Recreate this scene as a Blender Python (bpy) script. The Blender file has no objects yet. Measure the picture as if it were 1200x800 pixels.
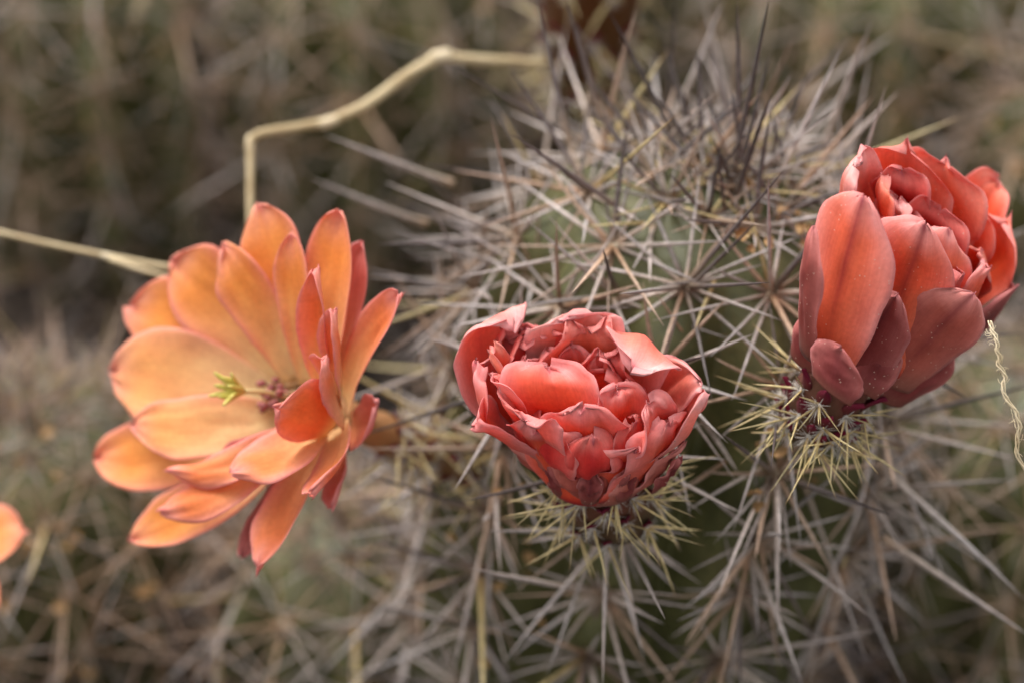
import bpy, math, random
import numpy as np
from mathutils import Vector, Matrix
from mathutils.noise import noise as pnoise

R = math.radians
SC = bpy.context.scene
COL = SC.collection
CM = 0.01                                  # everything below is written in centimetres

# ---------------------------------------------------------------- camera
PITCH = R(40)
F = np.array((0, math.cos(PITCH), -math.sin(PITCH)))
U = np.array((0, math.sin(PITCH), math.cos(PITCH)))
X = np.array((1.0, 0, 0))
CAM = np.array((0, -36.2, 37.9))
cd = bpy.data.cameras.new('camera')
cam = bpy.data.objects.new('camera', cd)
COL.objects.link(cam)
cam.location = CAM * CM
cam.rotation_euler = (R(90) - PITCH, 0, 0)
cd.lens = 100; cd.sensor_width = 36; cd.sensor_fit = 'HORIZONTAL'
cd.clip_start = 0.01; cd.clip_end = 200
cd.dof.use_dof = True
cd.dof.focus_distance = 0.398
cd.dof.aperture_fstop = 8.5
cd.dof.aperture_blades = 7
SC.camera = cam

# ---------------------------------------------------------------- sky, sun, exposure (soft bright overcast)
SUN_EL, SUN_AZ = R(62), R(-35)
w = bpy.data.worlds.new('World'); SC.world = w; w.use_nodes = True
nt = w.node_tree; nt.nodes.clear()
sky = nt.nodes.new('ShaderNodeTexSky'); sky.sky_type = 'NISHITA'; sky.sun_disc = False
sky.sun_elevation = SUN_EL; sky.sun_rotation = SUN_AZ
sky.air_density = 1.0; sky.dust_density = 4.0; sky.ozone_density = 1.0
hs = nt.nodes.new('ShaderNodeHueSaturation'); hs.inputs['Saturation'].default_value = 0.08
bg = nt.nodes.new('ShaderNodeBackground'); bg.inputs['Strength'].default_value = 0.15
wo = nt.nodes.new('ShaderNodeOutputWorld')
nt.links.new(sky.outputs[0], hs.inputs['Color']); nt.links.new(hs.outputs[0], bg.inputs[0]); nt.links.new(bg.outputs[0], wo.inputs[0])
sl = bpy.data.lights.new('sun', 'SUN'); sl.energy = 1.2; sl.angle = R(40); sl.color = (1.0, 0.965, 0.915)
so = bpy.data.objects.new('sun', sl); COL.objects.link(so)
# the sky's sun_rotation turns clockwise from +Y
sd = Vector((math.cos(SUN_EL) * math.sin(SUN_AZ), math.cos(SUN_EL) * math.cos(SUN_AZ), math.sin(SUN_EL)))
so.rotation_euler = sd.to_track_quat('Z', 'Y').to_euler()
vs = SC.view_settings
vs.view_transform = 'Standard'; vs.look = 'None'; vs.exposure = 0.88; vs.gamma = 1.0; vs.use_curve_mapping = False
SC.render.engine = 'CYCLES'
SC.cycles.max_bounces = 8; SC.cycles.transmission_bounces = 6

# ---------------------------------------------------------------- helpers
def nrm(v):
    v = np.asarray(v, float); return v / (np.linalg.norm(v) + 1e-12)
def ray(px, py):
    return F + X * (px - 600) * .0003 + U * (400 - py) * .0003
def PD(px, py, D):                         # point seen at a pixel, D cm in front of the camera
    return CAM + ray(px, py) * D
def PP(px, py, O, ax, h):                  # point seen at a pixel, h cm along a flower's axis
    d = ray(px, py); return CAM + d * (np.dot(O + ax * h - CAM, ax) / np.dot(d, ax))
def proj(p):
    v = np.asarray(p) - CAM; D = np.dot(v, F)
    return 600 + np.dot(v, X) / D / .0003, 400 - np.dot(v, U) / D / .0003, D

def mesh(name, verts, faces, mat=None, smooth=True, attrs=None, cols=None):
    me = bpy.data.meshes.new(name)
    me.from_pydata([tuple(v) for v in (np.asarray(verts, float) * CM)], [], faces)
    if smooth: me.polygons.foreach_set('use_smooth', [True] * len(me.polygons))
    if attrs:
        for k, a in attrs.items():
            at = me.attributes.new(k, 'FLOAT', 'POINT'); at.data.foreach_set('value', np.asarray(a, np.float32))
    if cols is not None:
        at = me.attributes.new('col', 'FLOAT_COLOR', 'POINT')
        c = np.ones((len(cols), 4), np.float32); c[:, :3] = cols
        at.data.foreach_set('color', c.ravel())
    if mat: me.materials.append(mat)
    me.update()
    return me
def obj(name, me, parent=None, kind=None):
    o = bpy.data.objects.new(name, me); COL.objects.link(o)
    if parent is not None: o.parent = parent
    if kind: o['kind'] = kind
    return o
def tag(o, label, cat, group=None):
    o['label'] = label; o['category'] = cat
    if group: o['group'] = group
    return o
def empty(name, loc):
    o = bpy.data.objects.new(name, None); COL.objects.link(o)
    o.location = Vector(np.asarray(loc) * CM); o.empty_display_size = .005
    return o
def place(o, parent_pos, M3, pos):         # object transform inside a parent that has only a location
    m = Matrix(((*M3[0], 0), (*M3[1], 0), (*M3[2], 0), (0, 0, 0, 1)))
    m.translation = Vector((np.asarray(pos) - parent_pos) * CM)
    o.matrix_basis = m

def basis(d, twist=0.0):                   # columns: x, y, z=d
    d = nrm(d); a = np.array((0, 0, 1.)) if abs(d[2]) < .9 else np.array((1., 0, 0))
    x = nrm(np.cross(a, d)); y = np.cross(d, x)
    c, s = math.cos(twist), math.sin(twist)
    return np.stack([x * c + y * s, y * c - x * s, d], 1)

def tube(pts, rad, seg=7, cap=True):
    pts = np.asarray(pts, float); n = len(pts); rad = np.broadcast_to(rad, (n,))
    T = np.gradient(pts, axis=0); V = []; up = None
    for i in range(n):
        t = nrm(T[i])
        if up is None:
            up = basis(t)[:, 0]
        up = nrm(up - t * np.dot(up, t)); b = np.cross(t, up)
        for k in range(seg):
            a = 2 * math.pi * k / seg
            V.append(pts[i] + (up * math.cos(a) + b * math.sin(a)) * rad[i])
    Fc = []
    for i in range(n - 1):
        for k in range(seg):
            k2 = (k + 1) % seg
            Fc.append((i * seg + k, i * seg + k2, (i + 1) * seg + k2, (i + 1) * seg + k))
    if cap:
        Fc.append(tuple(range(seg - 1, -1, -1))); Fc.append(tuple((n - 1) * seg + k for k in range(seg)))
    return np.array(V), Fc
def catmull(P, n):
    P = np.asarray(P, float); m = len(P)
    Q = np.vstack([2 * P[0] - P[1], P, 2 * P[-1] - P[-2]])
    out = []
    for t in np.linspace(0, m - 1, n):
        i = min(int(t), m - 2); f = t - i
        a, b, c, d = Q[i], Q[i + 1], Q[i + 2], Q[i + 3]
        out.append(.5 * (2 * b + (c - a) * f + (2 * a - 5 * b + 4 * c - d) * f * f + (3 * b - a - 3 * c + d) * f ** 3))
    return np.array(out)
class Acc:                                  # collects many small tubes into one mesh
    def __init__(s): s.v = []; s.f = []; s.n = 0; s.t = []; s.r = []; s.k = []
    def add(s, v, f, t=None, r=0., k=0.):
        s.v.append(v); s.f += [tuple(i + s.n for i in q) for q in f]; s.n += len(v)
        s.t.append(np.zeros(len(v)) if t is None else t); s.r.append(np.full(len(v), r)); s.k.append(np.full(len(v), k))
    def mesh(s, name, mat):
        return mesh(name, np.vstack(s.v), s.f, mat, attrs={'along': np.concatenate(s.t), 'rnd': np.concatenate(s.r), 'age': np.concatenate(s.k)})

# ---------------------------------------------------------------- materials
def newmat(name):
    m = bpy.data.materials.new(name); m.use_nodes = True
    n = m.node_tree; n.nodes.clear()
    out = n.nodes.new('ShaderNodeOutputMaterial'); b = n.nodes.new('ShaderNodeBsdfPrincipled')
    n.links.new(b.outputs[0], out.inputs[0])
    return m, n, b, out
def N(n, typ, **kw):
    x = n.nodes.new(typ)
    for k, v in kw.items():
        if k in x.inputs: x.inputs[k].default_value = v
        else: setattr(x, k, v)
    return x
def ramp(n, fac, stops):
    r = n.nodes.new('ShaderNodeValToRGB')
    while len(r.color_ramp.elements) < len(stops): r.color_ramp.elements.new(.5)
    for e, (p, c) in zip(r.color_ramp.elements, stops): e.position = p; e.color = (*c, 1)
    n.links.new(fac, r.inputs[0]); return r.outputs[0]
def mix(n, fac, a, b, mode='MIX'):
    m = n.nodes.new('ShaderNodeMix'); m.data_type = 'RGBA'; m.blend_type = mode
    for s, v in ((0, fac), (6, a), (7, b)):
        if isinstance(v, (int, float)): m.inputs[s].default_value = v
        elif isinstance(v, tuple): m.inputs[s].default_value = (*v, 1)
        else: n.links.new(v, m.inputs[s])
    return m.outputs[2]
def math_(n, op, a, b=None, c=None):
    m = n.nodes.new('ShaderNodeMath'); m.operation = op
    for i, v in enumerate((a, b, c)):
        if v is None: continue
        if isinstance(v, (int, float)): m.inputs[i].default_value = v
        else: n.links.new(v, m.inputs[i])
    return m.outputs[0]
def noise(n, scale, detail=4, coord=None, out=0):
    x = N(n, 'ShaderNodeTexNoise', Scale=scale, Detail=detail)
    if coord is None:
        coord = n.nodes.new('ShaderNodeTexCoord').outputs['Object']
    n.links.new(coord, x.inputs['Vector']); return x.outputs[out]
def bump(n, b, h, strength, dist):
    x = N(n, 'ShaderNodeBump', Strength=strength, Distance=dist)
    n.links.new(h, x.inputs['Height']); n.links.new(x.outputs[0], b.inputs['Normal'])
def attr(n, name, out='Fac'):
    return N(n, 'ShaderNodeAttribute', attribute_name=name).outputs[out]

def spine_mat():
    """age 0 grey weathered, 1 straw yellow, 2 dark brown-grey, 3 tan."""
    m, n, b, _ = newmat('spine')
    t = attr(n, 'along'); r0 = attr(n, 'rnd'); age = attr(n, 'age')
    oi = n.nodes.new('ShaderNodeObjectInfo').outputs['Random']
    r = math_(n, 'FRACT', math_(n, 'ADD', r0, oi))
    grey = ramp(n, t, [(0, (.38, .27, .18)), (.15, (.46, .39, .34)), (.6, (.485, .44, .43)), (1, (.34, .30, .29))])
    straw = ramp(n, t, [(0, (.52, .36, .15)), (.3, (.56, .46, .22)), (.8, (.58, .50, .27)), (1, (.36, .22, .10))])
    dark = ramp(n, t, [(0, (.27, .20, .14)), (.3, (.13, .105, .10)), (1, (.055, .038, .038))])
    tan = ramp(n, t, [(0, (.36, .22, .13)), (.4, (.43, .31, .23)), (1, (.38, .28, .22))])
    c = mix(n, math_(n, 'GREATER_THAN', age, .5), grey, straw)
    c = mix(n, math_(n, 'GREATER_THAN', age, 1.5), c, dark)
    c = mix(n, math_(n, 'GREATER_THAN', age, 2.5), c, tan)
    v = math_(n, 'MULTIPLY_ADD', r, .75, .62)
    cc = n.nodes.new('ShaderNodeCombineColor')
    for i in range(3): n.links.new(v, cc.inputs[i])
    c = mix(n, 1.0, c, cc.outputs[0], 'MULTIPLY')
    warm = mix(n, 1.0, c, (1.08, .93, .80), 'MULTIPLY')
    c = mix(n, math_(n, 'MULTIPLY', math_(n, 'FRACT', math_(n, 'MULTIPLY', r, 7.3)), .45), c, warm)
    geo = n.nodes.new('ShaderNodeNewGeometry').outputs['Position']
    ns = noise(n, 900, 3, geo)
    c = mix(n, .55, c, ramp(n, ns, [(.3, (.45, .42, .4)), (.7, (1.25, 1.2, 1.15))]), 'MULTIPLY')
    n.links.new(c, b.inputs['Base Color']); b.inputs['Roughness'].default_value = .55
    bump(n, b, ns, .4, .0002)
    return m
def stem_mat():
    m, n, b, _ = newmat('cactus_skin')
    a = noise(n, 70, 5); d = noise(n, 420, 3)
    c = ramp(n, a, [(.3, (.070, .074, .024)), (.55, (.118, .118, .042)), (.75, (.19, .175, .075))])
    c = mix(n, .5, c, ramp(n, d, [(.35, (.6, .62, .6)), (.7, (1.25, 1.2, 1.1))]), 'MULTIPLY')
    sc = noise(n, 28, 4)
    c = mix(n, ramp(n, sc, [(.62, (0, 0, 0)), (.72, (.7, .7, .7))]), c, (.17, .13, .075))
    n.links.new(c, b.inputs['Base Color']); b.inputs['Roughness'].default_value = .5
    bump(n, b, d, .35, .0004)
    return m
def wool_mat(name, c0, c1):
    m, n, b, _ = newmat(name)
    a = noise(n, 300, 3)
    n.links.new(ramp(n, a, [(.3, c0), (.7, c1)]), b.inputs['Base Color']); b.inputs['Roughness'].default_value = .95
    return m
def petal_mat(name, transl=.34, speck=0.0):
    m, n, b, out = newmat(name)
    c = attr(n, 'col', 'Color')
    tc = n.nodes.new('ShaderNodeUVMap').outputs[0]
    mp = N(n, 'ShaderNodeMapping'); mp.inputs['Scale'].default_value = (26, 2.2, 1); n.links.new(tc, mp.inputs[0])
    vein = noise(n, 1.6, 3, mp.outputs[0])
    geo = n.nodes.new('ShaderNodeNewGeometry').outputs['Position']
    blot = noise(n, 190, 4, geo); fine = noise(n, 1500, 2, geo)
    c = mix(n, .55, c, ramp(n, vein, [(.3, (.94, .80, .80)), (.7, (1.06, 1.12, 1.12))]), 'MULTIPLY')
    c = mix(n, .6, c, ramp(n, blot, [(.3, (.94, .82, .82)), (.7, (1.05, 1.14, 1.12))]), 'MULTIPLY')
    c = mix(n, .3, c, ramp(n, fine, [(.3, (.8, .72, .72)), (.7, (1.15, 1.2, 1.2))]), 'MULTIPLY')
    if speck:
        vo = N(n, 'ShaderNodeTexVoronoi', Scale=1500.0); n.links.new(geo, vo.inputs['Vector'])
        big = noise(n, 120, 2, geo)
        dots = math_(n, 'MULTIPLY', math_(n, 'LESS_THAN', vo.outputs['Distance'], .16), math_(n, 'GREATER_THAN', big, .47))
        sep = n.nodes.new('ShaderNodeSeparateColor'); n.links.new(vo.outputs['Color'], sep.inputs[0])
        dots = math_(n, 'MULTIPLY', dots, math_(n, 'GREATER_THAN', sep.outputs[0], .6))
        c = mix(n, math_(n, 'MULTIPLY', dots, speck), c, (.85, .62, .5))
    n.links.new(c, b.inputs['Base Color'])
    b.inputs['Roughness'].default_value = .58
    b.inputs['Specular IOR Level'].default_value = .25
    b.inputs['Sheen Weight'].default_value = .08; b.inputs['Sheen Roughness'].default_value = .4
    b.inputs['Sheen Tint'].default_value = (1, .8, .8, 1)
    hsum = math_(n, 'ADD', math_(n, 'MULTIPLY', vein, 1.0), math_(n, 'MULTIPLY', fine, .5))
    bump(n, b, hsum, .3, .00016)
    tr = n.nodes.new('ShaderNodeBsdfTranslucent'); n.links.new(c, tr.inputs[0])
    mx = n.nodes.new('ShaderNodeMixShader'); mx.inputs[0].default_value = transl
    n.links.new(b.outputs[0], mx.inputs[1]); n.links.new(tr.outputs[0], mx.inputs[2]); n.links.new(mx.outputs[0], out.inputs[0])
    return m
def simple_mat(name, c0, c1, scale=200, rough=.7, bs=.4, bd=.0005):
    m, n, b, _ = newmat(name)
    a = noise(n, scale, 5)
    n.links.new(ramp(n, a, [(.3, c0), (.7, c1)]), b.inputs['Base Color']); b.inputs['Roughness'].default_value = rough
    bump(n, b, a, bs, bd); return m
M_SPINE = spine_mat(); M_STEM = stem_mat()
M_WOOL = wool_mat('areole_wool', (.30, .22, .14), (.50, .42, .32))
M_FUZZ = wool_mat('white_fuzz', (.55, .50, .44), (.75, .70, .63))
M_PET = petal_mat('petal'); M_PETS = petal_mat('petal_dusted', .32, .7)
M_STRAW = simple_mat('dry_straw', (.38, .27, .13), (.60, .48, .29), 150)
M_NODE = simple_mat('straw_node', (.55, .42, .24), (.78, .66, .46), 200)
M_SOIL = simple_mat('soil', (.016, .011, .008), (.050, .035, .026), 60, .95, .8, .004)
M_LITTER = simple_mat('litter', (.03, .02, .013), (.12, .078, .048), 120, .9)
M_STICK = simple_mat('weathered_wood', (.20, .18, .165), (.40, .37, .34), 90, .85)
M_STIG = simple_mat('stigma', (.46, .40, .06), (.66, .56, .16), 400, .6)
M_ANTH = simple_mat('anther', (.25, .06, .07), (.45, .16, .14), 600, .7)

# ---------------------------------------------------------------- the ground, a sheet out to the horizon
def build_ground():
    n = 120; g = np.concatenate([-np.geomspace(2000, 30, 14)[:-1], np.linspace(-30, 45, n), np.geomspace(45, 3000, 14)[1:]])
    V = []; Fc = []
    for y in g:
        for x in g:
            d = min(1, 60 / (abs(x) + abs(y) + 1))
            V.append((x, y, d * (1.6 * pnoise((x * .12, y * .12, 0)) + .5 * pnoise((x * .6, y * .6, 3))) - .6))
    m = len(g)
    for j in range(m - 1):
        for i in range(m - 1): Fc.append((j * m + i, j * m + i + 1, (j + 1) * m + i + 1, (j + 1) * m + i))
    o = obj('ground', mesh('ground', V, Fc, M_SOIL)); o['kind'] = 'structure'
    return o
build_ground()

# ---------------------------------------------------------------- spines
def spine_geo(bend, kink, seg=6, rings=6, rs=0):
    z = np.linspace(0, 1, rings) ** .9
    rad = np.interp(z, [0, .04, .12, .5, .85, 1], [1.3, 1.25, 1.0, .85, .42, .04])
    x = bend * z ** 2 * .16 + kink * np.sin(z * 5 + rs) * .012 * z; y = kink * np.cos(z * 4 + rs) * .01 * z
    return z, rad, np.stack([x, y, z], 1)
def spine_verts(base, d, L, r, bend, kink, twist, seg=5, rings=5, rs=0):
    z, rad, c = spine_geo(bend, kink, seg, rings, rs)
    B = basis(d, twist); P = base + (c * L) @ B.T
    v, f = tube(P, rad * r, seg)
    return v, f, np.repeat(z, seg)
SPINE_ME = {}
def spine_me(var, age):                     # shared unit spines: 1 cm thick unit scaled by radius, 1 cm long unit scaled by length
    k = (var, age)
    if k not in SPINE_ME:
        rs = random.Random(var)
        bend, kink = rs.choice([-1, -.5, 0, .25, .6, 1.1]), rs.uniform(.3, 1.3)
        z, rad, c = spine_geo(bend, kink, 6, 8, var)
        c = c.copy(); c[:, :2] *= 28          # bend is relative to length; x,y are scaled by radius*28 average ratio
        v, f = tube_flat(c, rad, 6)
        SPINE_ME[k] = mesh('spine', v, f, M_SPINE, attrs={'along': np.repeat(z, 6), 'rnd': np.full(len(v), .0), 'age': np.full(len(v), float(age))})
    return SPINE_ME[k]
def tube_flat(c, rad, seg):                  # rings stay horizontal so that non-uniform scale keeps them round
    V = []; n = len(c)
    for i in range(n):
        for k in range(seg):
            a = 2 * math.pi * k / seg
            V.append((c[i, 0] + math.cos(a) * rad[i], c[i, 1] + math.sin(a) * rad[i], c[i, 2]))
    Fc = [(i * seg + k, i * seg + (k + 1) % seg, (i + 1) * seg + (k + 1) % seg, (i + 1) * seg + k) for i in range(n - 1) for k in range(seg)]
    Fc.append(tuple(range(seg - 1, -1, -1))); Fc.append(tuple((n - 1) * seg + k for k in range(seg)))
    return np.array(V), Fc
def spine_obj(sp, parent, ppos):
    o = obj('spine', spine_me(sp['var'], sp['age']), parent)
    B = basis(sp['d'], sp['tw']) * np.array((sp['r'], sp['r'], sp['L']))
    place(o, ppos, B, sp['b'])
    return o
def spine_acc(acc, sp, rings=5):
    rs = random.Random(sp['var'])
    bend, kink = rs.choice([-1, -.5, 0, .25, .6, 1.1]), rs.uniform(.3, 1.3)
    v, f, t = spine_verts(sp['b'], sp['d'], sp['L'], sp['r'], bend * sp['r'] * 28 / sp['L'], kink * sp['r'] * 28 / sp['L'], sp['tw'], 5, rings, sp['var'])
    acc.add(v, f, t, sp['rnd'], sp['age'])
def tuft_mesh(seed, size, hairs, hl, mat, name='areole'):
    rg = random.Random(seed); acc = Acc()
    V = []; Fc = []
    nu, nv = 10, 6
    for j in range(nv + 1):
        th = math.pi * .62 * j / nv
        for i in range(nu):
            a = 2 * math.pi * i / nu
            p = np.array((math.sin(th) * math.cos(a), math.sin(th) * math.sin(a), .6 * math.cos(th)))
            p *= size * (1 + .35 * pnoise(Vector(p * 2.3 + seed)))
            V.append(p)
    for j in range(nv):
        for i in range(nu): Fc.append((j * nu + i, j * nu + (i + 1) % nu, (j + 1) * nu + (i + 1) % nu, (j + 1) * nu + i))
    acc.add(np.array(V), Fc)
    for k in range(hairs):
        a = rg.uniform(0, 2 * math.pi); e = rg.uniform(.05, 1.3)
        d = np.array((math.cos(a) * math.cos(e), math.sin(a) * math.cos(e), math.sin(e)))
        b = d * size * .5; q = np.array([rg.gauss(0, .35) for _ in range(3)])
        L = hl * rg.uniform(.5, 1.2)
        P = [b, b + d * L * .5 + q * L * .2, b + d * L + q * L * .6]
        v, f = tube(catmull(P, 4), [.008, .008, .006, .003], 3)
        acc.add(v, f)
    return acc.mesh(name, mat)
TUFTS = [tuft_mesh(s, .14, 26, .16, M_WOOL) for s in range(5)]

# ---------------------------------------------------------------- a hedgehog cactus stem with ribs, areoles, spines
class Stem:
    def __init__(s, apex, axis, Rr, H, ribs, seed, phase=0.):
        s.apex = np.asarray(apex, float); s.B = basis(axis, phase); s.R = Rr; s.H = H; s.n = ribs; s.seed = seed
    def prof(s, d):                          # radius at depth d below the apex
        q = min(d / (s.R * 1.15), 1); r = (1 - (1 - q) ** 2.3) ** (1 / 2.0)
        if d > s.R * 1.15: r *= 1 - .10 * ((d - s.R * 1.15) / s.H)
        return s.R * r
    def pt(s, phi, d):
        r = s.prof(d); dep = min(d / (s.R * .8), 1)
        c = math.cos(s.n * phi); rib = .5 + .5 * c
        rib = rib ** .75
        tub = .5 + .5 * math.cos(2 * math.pi * (s.arc(d) / s.step + (.5 if int(round(s.n * phi / (2 * math.pi))) % 2 else 0)))
        rr = r * (1 - .30 * dep * (1 - rib)) + dep * .13 * rib * tub
        wob = 1 + .035 * pnoise(Vector((math.cos(phi) * 1.4, math.sin(phi) * 1.4, d * .3 + s.seed * 7)))
        rr *= wob
        return s.apex + s.B @ np.array((rr * math.cos(phi), rr * math.sin(phi), -d))
    step = 1.35
    def arc(s, d):
        if not hasattr(s, '_t'):
            ds = np.linspace(0, s.H, 400); rs = np.array([s.prof(q) for q in ds])
            s._t = (ds, np.concatenate([[0], np.cumsum(np.hypot(np.diff(ds), np.diff(rs)))]))
        return float(np.interp(d, *s._t))
    def dep(s, a):
        s.arc(0); return float(np.interp(a, s._t[1], s._t[0]))
    def normal(s, phi, d):
        e = .03
        a = s.pt(phi + e, d) - s.pt(phi - e, d); b = s.pt(phi, d + e) - s.pt(phi, max(d - e, 0.001))
        return nrm(np.cross(b, a))
    def skin(s, nphi, nd):
        V = []; Fc = []; Ls = np.linspace(0, 1, nd) ** 1.15 * (s.arc(s.H) - .02) + .02
        for a in Ls:
            d = s.dep(a)
            for i in range(nphi): V.append(s.pt(2 * math.pi * i / nphi, d) - s.apex)
        for j in range(nd - 1):
            for i in range(nphi):
                i2 = (i + 1) % nphi; Fc.append((j * nphi + i, (j + 1) * nphi + i, (j + 1) * nphi + i2, j * nphi + i2))
        Fc.append(tuple(range(nphi)))
        return V, Fc
def inview(p, m=60):
    x, y, D = proj(p); return -m < x < 1200 + m and -m < y < 800 + m

def build_cactus(st, label, group, n_ind, dense=1.0, scale=1.0, extra=(), skip=None, tanny=.25, res=(140, 90), wool_obj=True, tips=1.0, thick=1.0, ncen=(3, 4)):
    root = empty('hedgehog_cactus', st.apex - np.array((0, 0, st.H)))
    base = st.apex - np.array((0, 0, st.H)); tag(root, label, 'cactus', group)
    v, f = st.skin(*res)
    so_ = obj('stem', mesh('stem', np.array(v) + st.apex - base, f, M_STEM), root)
    rg = random.Random(st.seed); ars = []
    for k in range(st.n):
        phi = 2 * math.pi * k / st.n; a = .35 + (.5 if k % 2 else 0) * st.step + rg.uniform(-.1, .1)
        while a < st.arc(st.H) - .5:
            d = st.dep(a); p = st.pt(phi, d); nn = st.normal(phi, d)
            ars.append([p, nn, a, []]); a += st.step * (.6 + .4 * min(1, a / 2.2)) * rg.uniform(.9, 1.1)
    for ar in ars:
        p, nn, a, sp = ar
        down = nrm(-st.B[:, 2] - nn * np.dot(-st.B[:, 2], nn)); side = np.cross(nn, down)
        young = a < 1.7
        nr = int(round((rg.randint(12, 15) if not young else 15) * dense)); nc = rg.randint(*ncen) if not young else 3
        if skip and skip(p): nr, nc = int(nr * .5), 0
        for i in range(nr):
            ph = 2 * math.pi * (i + rg.uniform(-.3, .3)) / nr; el = R(rg.uniform(4, 24) + (14 if young else 0))
            d = (down * math.cos(ph) + side * math.sin(ph)) * math.cos(el) + nn * math.sin(el)
            L = rg.uniform(1.05, 1.95) * (1.1 + .2 * math.cos(ph)) * scale * (.62 if young else 1)
            age = rg.choices([0, 1, 3, 2], [.62 - tanny * .4, .02 if not young else .22, tanny, .04])[0]
            sp.append(dict(b=p + d * .05, d=d, L=L, r=rg.uniform(.026, .041) * thick * (.75 if young else 1), age=age, var=rg.randrange(6), tw=rg.uniform(0, 6.28), rnd=rg.random()))
        for i in range(nc):
            ph = 2 * math.pi * (i + rg.uniform(-.3, .3)) / nc + 1.0; el = R(rg.uniform(30, 65))
            d = (down * math.cos(ph) + side * math.sin(ph)) * math.cos(el) + nn * math.sin(el)
            L = rg.uniform(1.6, 2.9) * scale * (.75 if young else 1) * tips
            age = rg.choices([0, 2, 3, 1], [.35, .9 if young else .2, tanny * .6, .04])[0]
            sp.append(dict(b=p + d * .05, d=d, L=L, r=rg.uniform(.035, .052) * thick, age=age, var=rg.randrange(6), tw=rg.uniform(0, 6.28), rnd=rg.random()))
    for (b, t, r, age) in extra:              # spines traced singly; each joins its closest areole
        b = np.asarray(b); t = np.asarray(t)
        ar = min(ars, key=lambda q: np.linalg.norm(q[0] - b))
        ar[3].append(dict(b=b, d=nrm(t - b), L=np.linalg.norm(t - b), r=r, age=age, var=rg.randrange(6), tw=rg.uniform(0, 6.28), rnd=rg.random(), keep=True))
    scored = []
    for ai, ar in enumerate(ars):
        vis = np.dot(ar[1], nrm(CAM - ar[0]))
        for sp in ar[3]:
            m_ = sp['b'] + sp['d'] * sp['L'] * .6
            x0, y0, D0 = proj(sp['b']); x1, y1, D1 = proj(sp['b'] + sp['d'] * sp['L'])
            s_ = math.hypot(x1 - x0, y1 - y0) * (1 if vis > -.15 else .25) * (1 if inview(m_, -5) else 0.02) * (20 if sp.get('keep') else 1)
            scored.append((s_, ai, sp))
    scored.sort(key=lambda q: -q[0])
    ind = [q for q in scored[:n_ind] if q[0] > 8]; rest = [q for q in scored if not any(q is z for z in ())][len(ind):]
    need = {q[1] for q in ind}; aro = {}; wool = Acc()
    for ai, ar in enumerate(ars):
        B = basis(ar[1], ai * 1.3)
        if ai in need:
            o = obj('areole', TUFTS[ai % 5], root); place(o, base, B, ar[0]); aro[ai] = o
        else:
            me = TUFTS[ai % 5]; co = np.empty(len(me.vertices) * 3, np.float32); me.vertices.foreach_get('co', co)
            wool.add(co.reshape(-1, 3) / CM @ B.T + ar[0] - base, [tuple(q.vertices) for q in me.polygons])
    for s_, ai, sp in ind:
        B = basis(ars[ai][1], ai * 1.3)
        o = obj('spine', spine_me(sp['var'], sp['age']), aro[ai])
        Bs = B.T @ (basis(sp['d'], sp['tw']) * np.array((sp['r'], sp['r'], sp['L'])))
        place(o, np.zeros(3), Bs, B.T @ (sp['b'] - ars[ai][0]))
    acc = Acc()
    for s_, ai, sp in rest:
        q = dict(sp); q['b'] = sp['b'] - base; spine_acc(acc, q)
    if acc.n: obj('spine', acc.mesh('spines', M_SPINE), root, 'stuff')
    if wool.n: obj('areole', wool.mesh('wool', M_WOOL), root, 'stuff')
    return root

# ---------------------------------------------------------------- petals
def lin(r, g, b):
    f = lambda c: ((c / 255 + .055) / 1.055) ** 2.4 if c > 10 else c / 255 / 12.92
    return np.array([f(r), f(g), f(b)])
def smooth(x): x = np.clip(x, 0, 1); return x * x * (3 - 2 * x)
PAL = {  # base, middle, edge, midrib, tip
    'coral':  (lin(186, 34, 34), lin(244, 96, 62), lin(253, 168, 164), lin(190, 40, 60), lin(178, 24, 66)),
    'inner':  (lin(206, 28, 28), lin(248, 106, 58), lin(253, 160, 140), lin(190, 50, 50), lin(170, 25, 70)),
    'red':    (lin(190, 10, 28), lin(232, 58, 52), lin(236, 130, 120), lin(170, 20, 50), lin(160, 20, 70)),  # petal red, its base deepened to paint the shade inside the cup
    'pink':   (lin(232, 84, 62), lin(244, 136, 112), lin(252, 196, 192), lin(210, 60, 80), lin(180, 25, 80)),  # petal pink, edges lightened further as a painted highlight on folded tops
    'maroon': (lin(140, 82, 70), lin(164, 80, 72), lin(220, 138, 130), lin(92, 30, 40), lin(130, 16, 62)),
    'dark':   (lin(134, 78, 66), lin(146, 66, 64), lin(208, 124, 118), lin(80, 24, 38), lin(130, 16, 62)),
    'orange': (lin(246, 220, 164), lin(243, 160, 74), lin(244, 166, 132), lin(228, 134, 60), lin(230, 120, 104)),
    'peach':  (lin(246, 222, 168), lin(244, 178, 106), lin(246, 178, 142), lin(232, 150, 90), lin(214, 90, 90)),
    'deep':   (lin(244, 206, 146), lin(240, 138, 76), lin(246, 170, 152), lin(220, 104, 52), lin(206, 60, 76)),
    'mauve':  (lin(160, 98, 84), lin(198, 102, 86), lin(238, 160, 150), lin(132, 50, 58), lin(140, 18, 66)),
    'salmon': (lin(206, 62, 50), lin(244, 116, 76), lin(253, 176, 168), lin(160, 40, 56), lin(170, 24, 66)),
    'rose':   (lin(224, 140, 90), lin(228, 120, 104), lin(242, 164, 156), lin(180, 50, 70), lin(160, 20, 70)),
}
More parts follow.
